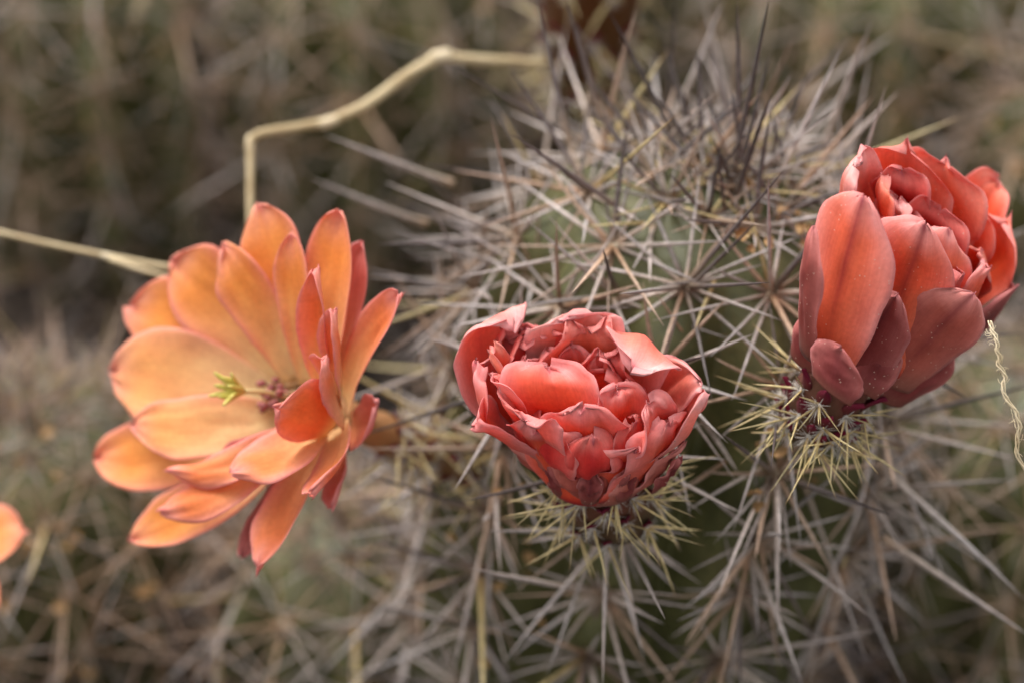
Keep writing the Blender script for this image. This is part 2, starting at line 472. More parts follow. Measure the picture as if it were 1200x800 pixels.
def petal(parent, ppos, O, ax, rows, pal, seed, rad=None, mat=None, ruffle=.10, point=0.0, notch=0.0, rib=.5, name='petal', basek=.3, edgew=2.3,
          ns=17, ntt=26, th=.018, tipt=.72, crumple=.035, wide=1.0, rag=0.25):
    """rows: (px, py, height along the axis, full width in px, cup, tilt) from the base to the tip."""
    rw = [tuple(r) + (0,) * (6 - len(r)) for r in rows]
    Mp = np.array([PP(r[0], r[1], O, ax, r[2]) for r in rw])
    Ws = np.array([r[3] * .0003 * proj(O)[2] * wide for r in rw]); Cu = np.array([r[4] for r in rw]); Ti = np.array([r[5] for r in rw])
    if rad is None:
        v = np.mean(Mp - O, axis=0)
    else:
        c = proj(O); v = PP(c[0] + rad[0], c[1] + rad[1], O, ax, 0) - O
    v = nrm(v - ax * np.dot(v, ax)); Lt = nrm(np.cross(ax, v))
    P = catmull(Mp, ntt); tt = np.linspace(0, len(rw) - 1, ntt)
    ii = np.arange(len(rw)); Wt = catmull(np.stack([Ws, Cu, Ti], 1), ntt); Wt[:, 0] = np.maximum(Wt[:, 0], .02)
    arc = np.concatenate([[0], np.cumsum(np.linalg.norm(np.diff(P, axis=0), axis=1))]); t = arc / arc[-1]
    T = np.gradient(P, axis=0)
    S = np.linspace(-1, 1, ns); V = np.zeros((ntt, ns, 3)); rg = random.Random(seed); o1, o2, o3 = (rg.uniform(0, 50) for _ in range(3))
    Nn = []
    for i in range(ntt):
        n_ = nrm(np.cross(nrm(T[i]), Lt)); Nn.append(n_)
    Nn = np.array(Nn)
    if np.dot(np.mean(Nn[:max(3, ntt // 2)], 0), -v + ax * .3) < 0: Nn = -Nn
    for i in range(ntt):
        tp = max(0, (t[i] - tipt) / (1 - tipt)); shape = .93 * max(1 - tp ** 2.3, .0) ** .5 + .07
        w_ = Wt[i, 0] * .5 * shape; Tn = nrm(T[i])
        for j, s in enumerate(S):
            e = abs(s) ** 2.4
            nz = pnoise((s * 2.1 + o1, t[i] * 3.2 + o2, o3)); nf = pnoise((s * 5 + o2, t[i] * 8 + o1, o3)); ng = pnoise((s * 4.5 + o3, 4., o1))
            k = w_ * s * (1 + .05 * nf)
            cupv = Wt[i, 1] * Wt[i, 0] * .5 * s * s
            off = cupv + Wt[i, 0] * .5 * ruffle * e * math.sin(t[i] * 9 + s * 2 + o1) * smooth(t[i] * 1.6) + crumple * (nz + .4 * nf) * 2 * smooth(t[i] * 2)
            p = P[i] + Lt * k + Nn[i] * off + ax * Wt[i, 2] * s
            # the rounded or pointed tip: the edge falls back from the middle
            p = p + Tn * smooth((t[i] - .72) / .28) * (-.1 * w_ * abs(s) ** 2.0 + point * .15 * math.exp(-(s / .2) ** 2) - notch * .12 * math.exp(-(s / .5) ** 2) + .035 * nf + rag * .22 * ng)
            V[i, j] = p
    du = np.gradient(V, axis=0); dv = np.gradient(V, axis=1); NN = np.cross(du, dv); NN /= np.linalg.norm(NN, axis=2, keepdims=True) + 1e-9
    tg, sg = np.meshgrid(t, S, indexing='ij')
    thk = th * .5 * (1 - .72 * np.maximum(np.abs(sg) ** 6, tg ** 10))
    A = V + NN * thk[..., None]; Bk = V - NN * thk[..., None]
    base, mid, edge, ribc, tipc = PAL[pal]
    bt = smooth(tg / max(basek, .01))[..., None]; c = base * (1 - bt) + mid * bt
    nz = np.array([[pnoise((s * 1.5 + o1, q * 2.5 + o2, 9.)) for s in S] for q in t])[..., None]
    ef = np.clip(np.maximum(np.abs(sg) ** edgew * smooth(tg * 2.2), smooth((tg - .72) / .28) ** 1.3)[..., None] * (1 + .5 * nz), 0, 1)
    c = c * (1 - ef) + edge * ef
    rf = (np.exp(-(sg / .13) ** 2) * rib * smooth(tg * 1.4) * (1 - .25 * tg))[..., None]
    c = c * (1 - rf) + ribc * rf
    tf = (np.exp(-(sg / .15) ** 2) * smooth((tg - .93) / .06))[..., None]
    c = c * (1 - tf * .9) + tipc * tf * .9
    rim = (smooth((np.maximum(np.abs(sg), tg) - .955) / .045) * .6 * smooth(tg * 2))[..., None]
    c = c * (1 - rim) + (tipc * .3 + lin(255, 176, 172) * .7) * rim
    verts = np.vstack([A.reshape(-1, 3), Bk.reshape(-1, 3)]); cols = np.vstack([c.reshape(-1, 3)] * 2); n = ntt * ns
    Fc = []
    for i in range(ntt - 1):
        for j in range(ns - 1):
            a = i * ns + j; q = (a, a + 1, a + ns + 1, a + ns); Fc.append(q); Fc.append(tuple(x + n for x in q[::-1]))
    loop = [j for j in range(ns)] + [i * ns + ns - 1 for i in range(1, ntt)] + [(ntt - 1) * ns + j for j in range(ns - 2, -1, -1)] + [i * ns for i in range(ntt - 2, 0, -1)]
    for a, b in zip(loop, loop[1:] + loop[:1]): Fc.append((b, a, a + n, b + n))
    me = mesh('petal', verts - ppos, Fc, mat or M_PET, cols=cols)
    uv = me.uv_layers.new(name='UVMap'); vi = np.empty(len(me.loops), np.int32); me.loops.foreach_get('vertex_index', vi)
    us = np.tile(np.stack([sg.ravel() * .5 + .5 + o1, tg.ravel()], 1), (2, 1)); uv.data.foreach_set('uv', us[vi].astype(np.float32).ravel())
    return obj(name, me, parent)

def floral_tube(parent, ppos, pts, rads, c0, c1, seed):
    P = catmull(pts, 18); rr = np.interp(np.linspace(0, 1, 18), np.linspace(0, 1, len(rads)), rads)
    v, f = tube(P, rr, 28)
    v = v + np.array([[.05 * pnoise(Vector(q * 2.2 + seed))] * 3 for q in v])
    t = np.repeat(np.linspace(0, 1, 18), 28)[:, None]
    k = np.array([pnoise(Vector(q * 3 + seed)) for q in v])[:, None]
    t = np.clip(t + k * .25, 0, 1)
    me = mesh('floral_tube', v - ppos, f, M_PET, cols=c0 * (1 - t) + c1 * t); me.uv_layers.new(name='UVMap')
    return obj('floral_tube', me, parent)
FUZZ = [tuft_mesh(40 + s, .07, 40, .24, M_FUZZ, 'fuzz') for s in range(3)]
def bract_me(seed):
    rg = random.Random(seed); V = []; C = []; ns, nt_ = 7, 9
    for j in range(nt_):
        t = j / (nt_ - 1); w_ = .5 * math.sin(math.pi * min(1, .25 + .75 * t) ** 1.0) * (1 - t ** 3) + .03
        for i in range(ns):
            s = i / (ns - 1) * 2 - 1
            V.append((s * w_ * .55, .12 * (1 - s * s) + .25 * t * t - .05, t)); k = smooth(t * 1.2)
            C.append(lin(112, 54, 48) * (1 - k) + lin(126, 26, 56) * k)
    n = ns * nt_; V = V + [(x, y - .09, z) for x, y, z in V]; C = C + C; Fc = []
    for j in range(nt_ - 1):
        for i in range(ns - 1):
            a = j * ns + i; q = (a, a + 1, a + ns + 1, a + ns); Fc += [q, tuple(x + n for x in q[::-1])]
    loop = list(range(ns)) + [i * ns + ns - 1 for i in range(1, nt_)] + [(nt_ - 1) * ns + j for j in range(ns - 2, -1, -1)] + [i * ns for i in range(nt_ - 2, 0, -1)]
    for a, b in zip(loop, loop[1:] + loop[:1]): Fc.append((b, a, a + n, b + n))
    me = mesh('bract', V, Fc, M_PETS, cols=np.array(C)); me.uv_layers.new(name='UVMap'); return me
BRACT = bract_me(3)
def tube_areoles(parent, ppos, pts, rads, seed, rows, per, L=(.5, 1.0), bract=.3, up=None, spn=4):
    """small magenta bracts, each with white fuzz and straw spines in its axil, round the floral tube."""
    rg = random.Random(seed); P = catmull(pts, 30); T = np.gradient(P, axis=0)
    rr = np.interp(np.linspace(0, 1, 30), np.linspace(0, 1, len(rads)), rads)
    for r_, q in enumerate(rows):
        i = int(q * 29); t = nrm(T[i]); B = basis(t)
        for k in range(per):
            a = 2 * math.pi * (k + .5 * (r_ % 2) + rg.uniform(-.15, .15)) / per
            o_ = B[:, 0] * math.cos(a) + B[:, 1] * math.sin(a)
            if np.dot(o_, CAM - P[i]) < -.35 * np.linalg.norm(CAM - P[i]): continue
            p = P[i] + o_ * rr[i] * 1.0
            br = obj('bract', BRACT, parent); s = bract * rg.uniform(.75, 1.25)
            zz = nrm(t + o_ * .35); xx = nrm(np.cross(o_, zz)); yy = np.cross(zz, xx)
            place(br, ppos, np.stack([xx, yy, zz], 1) * s, p - o_ * .02)
            fz = obj('fuzz', FUZZ[rg.randrange(3)], br); fz['kind'] = 'stuff'
            fz.matrix_basis = Matrix.Translation(Vector((0, .1, .0)) * CM) @ Matrix.Scale(1 / s * .75, 4) @ Matrix(((1, 0, 0, 0), (0, 0, 1, 0), (0, -1, 0, 0), (0, 0, 0, 1)))
            for m in range(rg.randint(spn - 2, spn + 1)):
                b_ = rg.uniform(0, 2 * math.pi); e = rg.uniform(.35, 1.15)
                d = (t * math.cos(b_) * .8 + np.cross(t, o_) * math.sin(b_)) * math.cos(e) + o_ * math.sin(e) - t * .25
                sp = dict(b=p, d=nrm(d), L=rg.uniform(*L), r=rg.uniform(.012, .019), age=1, var=rg.randrange(6), tw=rg.uniform(0, 6.28), rnd=rg.random())
                spine_obj(sp, parent, ppos)

# ================================================================ THE PLANTS
ST_MAIN = Stem(PD(850, 205, 43.6), (.16, .06, 1), 3.5, 11.0, 10, 3, phase=.35)
def hit(st, px, py, default=44.0, dmax=52):
    d = ray(px, py)
    for D in np.arange(36, dmax, .06):
        q = st.B.T @ (CAM + d * D - st.apex)
        if q[2] > 0 or -q[2] > st.H: continue
        phi = math.atan2(q[1], q[0]); s = st.B.T @ (st.pt(phi, -q[2]) - st.apex)
        if math.hypot(q[0], q[1]) < math.hypot(s[0], s[1]): return CAM + d * D, True
    return PD(px, py, default), False
EX = []
def ex(bx, by, tx, ty, near, r, age, D=None):
    b, ok = hit(ST_MAIN, bx, by)
    if D: b = PD(bx, by, D)
    EX.append((b, PD(tx, ty, proj(b)[2] - near), r * (1.3 if age == 2 else 1.1), age))
for a in [(618, 316, 455, 281, .9, .034, 0), (618, 316, 535, 262, .3, .03, 0), (622, 312, 598, 245, .4, .026, 3), (628, 312, 634, 236, .3, .024, 3), (618, 322, 535, 352, .6, .026, 0), (620, 324, 592, 368, .7, .028, 0), (624, 326, 622, 366, .7, .03, 0),
          (630, 325, 667, 374, .6, .028, 0), (634, 320, 690, 356, .5, .026, 0), (716, 342, 618, 260, .7, .03, 0), (718, 340, 643, 252, .5, .027, 0), (714, 347, 600, 358, .7, .033, 0), (719, 350, 740, 405, .8, .03, 0),
          (724, 350, 856, 402, .7, .027, 0), (726, 344, 812, 341, .6, .03, 0), (722, 338, 700, 296, 1.8, .03, 2), (722, 347, 800, 354, .4, .025, 3), (838, 328, 811, 388, .8, .032, 1), (800, 345, 889, 258, .9, .032, 2), (838, 325, 770, 340, .6, .03, 0),
          (742, 256, 600, 150, 1.2, .036, 2), (800, 182, 720, 10, 1.0, .040, 2), (668, 168, 622, -8, .6, .036, 2), (704, 140, 662, -8, .7, .04, 2), (866, 215, 866, -8, 1.0, .04, 2), (852, 232, 906, -8, 1.2, .042, 2), (858, 245, 897, 108, 1.4, .04, 2), (850, 250, 838, 180, 1.2, .03, 2), (905, 225, 985, 55, .8, .035, 0),
          (775, 190, 830, 130, .7, .03, 2), (768, 264, 744, 322, .7, .027, 0), (764, 266, 757, 334, .8, .027, 0), (756, 262, 680, 262, .5, .024, 1), (700, 118, 745, 205, .4, .028, 2), (690, 110, 680, 240, .4, .028, 2),
          (905, 558, 880, 655, .5, .045, 3), (880, 650, 948, 800, .9, .038, 0), (880, 650, 892, 742, .8, .035, 0), (878, 650, 846, 800, .7, .035, 3), (940, 560, 1016, 775, .9, .035, 0), (912, 560, 930, 662, .8, .027, 0), (880, 652, 800, 720, .6, .03, 0), (880, 645, 985, 640, .6, .028, 3),
          (1030, 545, 1205, 695, 1.2, .045, 0), (1035, 630, 1210, 745, 1.2, .045, 0), (560, 533, 425, 604, 1.0, .044, 0), (556, 505, 468, 556, .9, .04, 0), (583, 540, 574, 672, 1.0, .036, 0), (505, 655, 368, 795, 1.2, .045, 0), (716, 560, 698, 805, 1.3, .036, 0),
          (700, 620, 600, 690, .6, .03, 3), (700, 630, 640, 790, .7, .032, 0), (712, 630, 760, 770, .8, .034, 0), (800, 390, 770, 340, .3, .02, 3), (820, 490, 870, 548, .8, .034, 0), (850, 540, 765, 600, .6, .03, 3), (905, 553, 830, 700, .8, .03, 0), (900, 545, 800, 590, .5, .028, 0)]:
    ex(*a)
for a in [(530, 215, 378, 165, .8, .05, 0, 46), (500, 262, 362, 218, .6, .05, 0, 46.5), (520, 330, 430, 330, .4, .04, 0, 45.5), (940, 120, 1050, 40, .3, .05, 0, 48.5), (930, 180, 1000, 100, .3, .045, 0, 48)]:
    ex(*a)
build_cactus(ST_MAIN, 'rounded green cactus stem with long grey spines, carrying the coral buds', None, 300, dense=1.0, extra=EX, res=(220, 130), tanny=.2)

STEMS = [ST_MAIN]
GB = 'cactus stems crowded round the budding one'
B = [  # apex pixel and depth, radius, ribs, seed, label
    ((120, -150, 58), 3.6, 12, 11, 'spiny cactus stem behind the straw that runs past the open flower'),
    ((420, -130, 57), 3.3, 11, 12, 'spiny cactus stem behind the bent end of the dry straw'),
    ((1060, -130, 57), 3.8, 12, 13, 'greenish spiny cactus stem behind the bud with dusty petals'),
    ((760, -190, 60), 3.4, 11, 18, 'spiny cactus stem behind the brown bud on the far side'),
    ((5, 480, 50.5), 3.0, 12, 14, 'tan spiny cactus stem below the open orange flower, strewn with litter'),
    ((1285, 430, 49), 3.3, 11, 15, 'spiny green cactus stem beside the hanging dry fibre'),
    ((415, 600, 50), 2.5, 10, 17, 'small brown spined cactus stem squeezed beside the budding one under the open flower'),
    ((1350, 60, 54), 3.4, 11, 16, 'spiny cactus stem past the tips of the dusty bud'),
]
for (px, py, D), rr, nr, seed, lab in B:
    ap = PD(px, py, D)
    st = Stem(ap, (random.Random(seed).uniform(-.12, .12), .05, 1), rr, ap[2] + .8, nr, seed, phase=seed)
    STEMS.append(st)
    build_cactus(st, lab, GB, 60, dense=.78, scale=1.05, res=(110, 60), tanny=.75, thick=.66, ncen=(1, 3))

# ---------------------------------------------------------------- the middle bud, half closed
O = PD(690, 450, 40.0); AX = nrm((-.06, -.06, 1))
root = empty('cactus_flower', O - AX * 2.6); RP = O - AX * 2.6
tag(root, 'half closed coral pink flower with crumpled petals, between the two other large blooms', 'flower', 'coral flowers on the cactus')
tp = [O - AX * 2.9 + np.array((.25, .35, 0)), O - AX * 2.1 + np.array((.12, .15, 0)), O - AX * 1.5, O - AX * .95]
tr_ = [.66, .62, .48, .3]
floral_tube(root, RP, tp, tr_, lin(92, 84, 56), lin(168, 84, 78), 5)
K = dict(O=O, ax=AX, parent=root, ppos=RP, crumple=.05, rag=.65)
sd_ = [100]
def pt(rows, pal, **kw):
    sd_[0] += 1; k = dict(K); k.update(kw); return petal(k.pop('parent'), k.pop('ppos'), k.pop('O'), k.pop('ax'), rows, pal, sd_[0], **k)
# inner ring that fills the cup
for i in range(7):
    a = 2 * math.pi * i / 7 + .3; cx, cy = 690 + 30 * math.cos(a), 455 - 18 * math.sin(a)
    ex_, ey_ = math.cos(a), -math.sin(a) * .64
    pt([(690 + 12 * ex_, 545 + 12 * ey_, -1.5, 30, .2), (690 + 62 * ex_, 515 + 62 * ey_, -.9, 75, .3), (690 + 66 * ex_, 470 + 66 * ey_, -.25, 70, .35)], 'red', rad=(60 * ex_, 60 * ey_), rib=.3)
# far side, tips folded in over the cup
pt([(650, 520, -1.5, 60, .2), (582, 455, -.75, 110, .3), (560, 396, .0, 116, .32), (570, 374, .33, 112, .25, .05), (586, 370, .42, 104, .1, .08), (598, 384, .36, 92, -.1, .1)], 'pink', rad=(-92, -58), crumple=.03, tipt=.84, point=.5, rib=.25, ruffle=.05, basek=.5)
pt([(655, 520, -1.5, 60, .2), (608, 440, -.7, 90, .35), (596, 386, .12, 90, .5), (604, 380, .2, 70, .5)], 'coral', rad=(-70, -62), tipt=.8, rib=.2, basek=.7)
pt([(668, 520, -1.5, 60, .2), (632, 450, -.7, 100, .4), (618, 396, .02, 100, .55), (622, 388, .1, 84, .5)], 'red', rad=(-52, -62), tipt=.8, rib=.2, basek=.95)  # base red runs far up the petal, shade of the cavity put into colour
pt([(690, 520, -1.5, 60, .2), (676, 440, -.7, 110, .3), (672, 380, .15, 120, .3), (672, 369, .3, 116, .2), (664, 374, .34, 96, .0)], 'pink', rad=(-12, -86), tipt=.86, point=.5, rib=.3, basek=.5)
pt([(694, 520, -1.5, 60, .2), (690, 445, -.7, 110, .3), (690, 395, .05, 112, .4), (688, 388, .12, 92, .3)], 'inner', rad=(0, -70), tipt=.8, point=.3, basek=.8)  # long red base here too, painting the cavity's shade
pt([(705, 520, -1.5, 60, .2), (730, 455, -.7, 105, .35), (748, 400, .05, 120, .3), (756, 400, .25, 118, .2), (748, 420, .36, 104, -.1), (740, 436, .34, 80, -.2)], 'pink', rad=(70, -62), tipt=.86, point=.4, rib=.25, ruffle=.05, basek=.5)
pt([(700, 520, -1.5, 60, .2), (712, 465, -.8, 90, .35), (714, 425, -.15, 95, .45), (712, 418, -.08, 76, .4)], 'red', rad=(35, -62), tipt=.8, basek=.9)
pt([(715, 525, -1.5, 50, .2), (775, 470, -.7, 80, .25), (805, 438, -.02, 80, .2), (818, 448, .12, 60, -.1)], 'pink', rad=(100, -34), tipt=.75, rib=.2, basek=.6)
# left flank
pt([(640, 535, -1.5, 50, .2), (575, 480, -.6, 80, .4), (556, 438, .05, 82, .5), (556, 426, .2, 60, .55)], 'coral', rad=(-110, -12), tipt=.75, rib=.35, point=.3)
pt([(655, 520, -1.4, 40, .2), (600, 462, -.4, 44, .6), (580, 425, .15, 36, .8), (574, 410, .25, 24, .8)], 'inner', rad=(-100, -10), rib=.2)
pt([(655, 525, -1.4, 40, .2), (612, 485, -.5, 46, .5), (588, 455, .08, 40, .5), (576, 443, .12, 30, .5)], 'coral', rad=(-95, 14), rib=.2)
pt([(645, 545, -1.4, 50, .2), (600, 518, -.82, 60, .5), (568, 501, -.34, 60, .7), (553, 501, -.12, 44, .7)], 'coral', rad=(-96, 36), tipt=.7, point=.5, rib=.3, basek=.8)
# the rounded petal closing over the middle
pt([(674, 525, -1.2, 60, .0), (664, 492, -.5, 112, -.25), (650, 456, .06, 126, -.3), (645, 438, .17, 112, -.3), (643, 430, .14, 92, -.25)], 'coral', rad=(-14, 40), tipt=.7, rib=.15, edgew=4, basek=.15)
pt([(704, 525, -1.2, 60, .0), (720, 494, -.45, 74, -.22), (724, 468, -.02, 80, -.25), (722, 456, .04, 66, -.2)], 'coral', rad=(22, 38), tipt=.7, rib=.15, basek=.15)
pt([(700, 520, -1.3, 60, .0), (756, 505, -.5, 70, -.35), (762, 485, -.08, 72, -.35), (758, 472, .0, 60, -.2)], 'coral', rad=(70, 30), tipt=.7, rib=.1, basek=.15)
# small ruffled petals crowding the cup
for q, rd in (((640, 408, -.05), (-40, -40)), ((668, 404, -.02), (-18, -44)), ((704, 416, -.08), (14, -40)), ((740, 448, -.1), (52, -18)), ((612, 420, .0), (-70, -26))):
    pt([(690, 505, -1.3, 30, .2), ((q[0] + 690) / 2, (q[1] + 500) / 2 + 4, -.75, 44, .3), (q[0], q[1] + 12, q[2] - .15, 54, .4), (q[0], q[1], q[2], 46, .3)], 'coral', rad=rd, ruffle=.2, rib=.2, basek=.75)
# near side, standing up
pt([(665, 575, -1.6, 60, .3), (630, 522, -.75, 100, .3), (614, 490, -.1, 104, .25), (612, 482, .06, 90, .2), (616, 494, .02, 74, 0)], 'coral', rad=(-66, 52), tipt=.85, rib=.25, basek=.12)
pt([(672, 590, -1.75, 60, .3), (645, 548, -1.1, 86, .3), (632, 508, -.3, 92, .15), (630, 494, -.1, 78, .0)], 'coral', rad=(-40, 72), tipt=.8, notch=.5, rib=.25, basek=.12, ruffle=.16)
pt([(690, 590, -1.75, 66, .3), (688, 540, -.9, 104, .3), (684, 490, -.05, 100, .1), (684, 472, .14, 80, -.1)], 'coral', rad=(-2, 80), tipt=.8, notch=.45, rib=.35, basek=.12, ruffle=.16)
pt([(712, 590, -1.75, 66, .3), (728, 555, -1.1, 92, .35), (742, 530, -.55, 96, .3), (748, 524, -.42, 78, .2)], 'coral', rad=(36, 78), tipt=.8, rib=.2, basek=.12, ruffle=.18)
pt([(725, 580, -1.7, 60, .3), (768, 540, -1.0, 92, .35), (786, 508, -.4, 92, .4), (788, 497, -.22, 76, .35)], 'coral', rad=(84, 50), tipt=.8, rib=.2, basek=.12)
pt([(730, 570, -1.7, 50, .3), (786, 522, -.9, 62, .4), (812, 488, -.35, 62, .35), (830, 464, .08, 48, .3)], 'pink', rad=(112, 16), tipt=.72, rib=.15, basek=.5)
# dark outer tepals hugging the tube
for rows, rd in (([(662, 579, -1.82, 40, .3), (636, 551, -1.27, 60, .35), (618, 519, -0.77, 50, .3)], (-70, 60)),
                 ([(682, 591, -1.77, 50, .3), (670, 563, -1.22, 66, .3), (660, 529, -0.72, 56, .25)], (-26, 80)),
                 ([(705, 593, -1.77, 50, .3), (706, 566, -1.27, 70, .3), (700, 533, -0.77, 62, .25)], (12, 84)),
                 ([(726, 589, -1.77, 50, .3), (744, 565, -1.32, 70, .3), (762, 536, -0.87, 68, .25)], (60, 70)),
                 ([(744, 579, -1.77, 44, .3), (776, 551, -1.27, 62, .3), (802, 517, -0.77, 52, .25)], (95, 46)),
                 ([(650, 569, -1.87, 40, .3), (612, 536, -1.22, 54, .35), (588, 509, -0.82, 44, .3)], (-95, 40))):
    pt(rows, 'mauve', rad=rd, tipt=.6, rib=.6, mat=M_PETS, name='tepal', wide=.9)
for rows, rd in (([(690, 591, -1.64, 18, .3), (691, 573, -1.28, 32, .35), (693, 551, -0.92, 22, .2)], (-4, 84)),
                 ([(732, 587, -1.64, 18, .3), (738, 569, -1.30, 32, .35), (741, 547, -0.94, 22, .2)], (50, 74)),
                 ([(655, 581, -1.70, 18, .3), (645, 561, -1.32, 30, .35), (637, 541, -1.00, 20, .2)], (-60, 66)),
                 ([(770, 575, -1.64, 18, .3), (786, 555, -1.26, 28, .35), (796, 537, -0.96, 18, .2)], (90, 50))):
    pt(rows, 'dark', rad=rd, tipt=.5, rib=.5, mat=M_PETS, name='tepal', point=.5, rag=.2)
tube_areoles(root, RP, tp, tr_, 31, (.05, .22, .4, .55), 8, (.5, 1.2), .36)

# ---------------------------------------------------------------- the dusty bud on its leaning tube
O = PD(1098, 268, 40.3); AX = nrm((.52, .08, .85))
RP = O - AX * 3.2; root = empty('cactus_flower', RP)
tag(root, 'tall goblet shaped coral flower with dusty petals and dark maroon base, leaning outward', 'flower', 'coral flowers on the cactus')
tp = [PP(952, 500, O, AX, -3.4), PP(968, 468, O, AX, -2.9), PP(995, 425, O, AX, -2.2), PP(1020, 380, O, AX, -1.5)]
tr_ = [.52, .54, .45, .3]
floral_tube(root, RP, tp, tr_, lin(88, 78, 52), lin(140, 70, 66), 8)
K = dict(O=O, ax=AX, parent=root, ppos=RP, mat=M_PETS)
sd_[0] = 300
c0 = (1098, 268)
# inner fill
for i in range(8):
    a = 2 * math.pi * i / 8
    p0 = O - AX * 1.9; B_ = basis(AX); o_ = B_[:, 0] * math.cos(a) + B_[:, 1] * math.sin(a)
    r3 = [proj(p0 + o_ * .25), proj(p0 + AX * .8 + o_ * .75), proj(p0 + AX * 1.65 + o_ * .72)]
    q = proj(O + o_)
    pt([(r3[0][0], r3[0][1], -1.9, 30, .2), (r3[1][0], r3[1][1], -1.1, 80, .35), (r3[2][0], r3[2][1], -.25, 66, .4)], 'red', rad=(q[0] - c0[0], q[1] - c0[1]), rib=.2, mat=M_PET)
# far side, inner faces in view
pt([(1050, 350, -1.6, 50, .2), (1062, 250, -.5, 96, .3), (1064, 195, .15, 130, .3), (1064, 172, .42, 116, .3)], 'inner', rad=(-20, -100), point=1.1, rib=.2, tipt=.86)
pt([(1070, 350, -1.6, 50, .2), (1098, 260, -.5, 104, .3), (1106, 215, .15, 140, .3), (1108, 194, .36, 124, .3)], 'inner', rad=(26, -82), point=1.1, rib=.2, tipt=.86)
pt([(1090, 350, -1.6, 50, .2), (1135, 270, -.5, 70, .3), (1158, 228, .1, 74, .3), (1168, 214, .25, 60, .2)], 'inner', rad=(80, -58), point=.9, rib=.3, tipt=.72)
pt([(1060, 350, -1.5, 50, .2), (1064, 260, -.6, 74, .3), (1056, 218, .0, 100, .3), (1054, 200, .15, 86, .3)], 'red', rad=(-20, -62), rib=.15, tipt=.75, point=.2)
pt([(1085, 350, -1.5, 50, .2), (1120, 280, -.6, 90, .3), (1130, 248, -.1, 118, .3), (1134, 230, .1, 104, .3)], 'inner', rad=(48, -44), point=.8, rib=.15, tipt=.84)
pt([(1080, 350, -1.4, 50, .2), (1098, 290, -.6, 80, .3), (1099, 262, -.15, 104, .35), (1101, 246, -.0, 90, .35)], 'red', rad=(8, -36), point=.5, rib=.15, tipt=.8)
pt([(1100, 370, -1.6, 50, .2), (1160, 315, -.7, 84, .4), (1178, 278, -.1, 106, .45), (1183, 262, .1, 88, .45)], 'inner', rad=(100, 6), point=1.1, rib=.2, tipt=.84)
pt([(1120, 350, -1.3, 30, .2), (1148, 318, -.6, 56, .4), (1152, 298, -.2, 56, .5), (1150, 292, -.1, 46, .4)], 'inner', rad=(40, -12), rib=.2)
pt([(1120, 350, -1.3, 30, .2), (1140, 328, -.7, 40, .1), (1148, 312, -.3, 36, -.3), (1150, 304, -.2, 26, -.3)], 'pink', rad=(30, 20), rib=.1)
# the rolled lobes at the outer shoulder
pt([(1020, 350, -1.9, 50, .2), (990, 255, -.8, 70, .4), (988, 205, -.1, 78, .5), (1002, 182, .2, 64, .5), (1012, 188, .25, 48, .2)], 'pink', rad=(-100, -70), tipt=.8, rib=.3, basek=.6)
pt([(1025, 350, -1.8, 50, .2), (1014, 250, -.7, 60, .4), (1008, 195, .0, 58, .5), (1010, 170, .28, 44, .4)], 'pink', rad=(-80, -90), tipt=.75, rib=.2, basek=.6)
pt([(1040, 350, -1.5, 40, .2), (1036, 280, -.7, 56, .4), (1030, 225, -.1, 60, .5), (1034, 202, .1, 44, .5)], 'inner', rad=(-60, -30), tipt=.75, rib=.2)
pt([(1060, 330, -1.3, 40, .1), (1052, 275, -.6, 56, -.3), (1050, 245, -.2, 58, -.4), (1052, 234, -.14, 46, -.3)], 'pink', rad=(-50, 10), tipt=.75, rib=.2, basek=.6)
pt([(1075, 330, -1.3, 40, .1), (1068, 285, -.65, 50, -.3), (1064, 262, -.3, 50, -.4), (1068, 250, -.22, 40, -.3)], 'coral', rad=(-34, 16), tipt=.75, rib=.2, basek=.3)
# near side, outer faces in view
pt([(1125, 395, -1.5, 50, .3), (1140, 352, -.8, 90, .3), (1154, 326, -.3, 92, .3), (1160, 314, -.1, 76, .25)], 'salmon', rad=(70, 60), rib=.15, tipt=.72, basek=.1, point=.3)
pt([(1060, 400, -1.7, 60, .3), (1092, 335, -.7, 96, .3), (1108, 290, -.1, 90, .3), (1112, 268, .12, 72, .3)], 'salmon', rad=(10, 60), rib=.15, tipt=.72, basek=.1)
pt([(1026, 430, -1.9, 66, .3), (1054, 350, -.85, 116, .28), (1074, 296, -.05, 116, .28), (1084, 264, .36, 92, .25)], 'salmon', rad=(-10, 70), rib=.75, tipt=.6, basek=.1, point=.3)
pt([(964, 432, -2.05, 56, .3), (980, 352, -1.1, 112, .3), (1000, 275, -.2, 122, .28), (1012, 230, .3, 100, .25)], 'salmon', rad=(-90, 40), rib=.85, tipt=.55, basek=.1, notch=.0)
pt([(940, 414, -2.1, 40, .3), (941, 350, -1.25, 54, .35), (946, 300, -.65, 50, .35), (953, 266, -.35, 34, .3)], 'maroon', rad=(-110, -30), rib=.3, tipt=.65, name='tepal')
pt([(998, 450, -2.2, 56, .3), (1014, 408, -1.6, 84, .35), (1034, 372, -1.0, 76, .3), (1050, 348, -.6, 46, .25)], 'dark', rad=(-50, 80), rib=.6, tipt=.65, name='tepal', point=.4)
pt([(1040, 452, -2.1, 66, .3), (1076, 412, -1.4, 104, .35), (1112, 372, -.65, 108, .3), (1140, 346, -.2, 92, .25)], 'mauve', rad=(20, 100), rib=.75, tipt=.7, name='tepal', point=.4)
pt([(1062, 462, -2.4, 50, .3), (1120, 415, -1.7, 74, .3), (1165, 370, -.9, 70, .3), (1192, 336, -.4, 42, .25)], 'dark', rad=(90, 90), rib=.4, tipt=.65, name='tepal', point=.5)
pt([(1040, 474, -2.4, 50, .3), (1075, 447, -1.9, 74, .3), (1112, 412, -1.3, 64, .3)], 'dark', rad=(50, 110), rib=.4, tipt=.65, name='tepal')
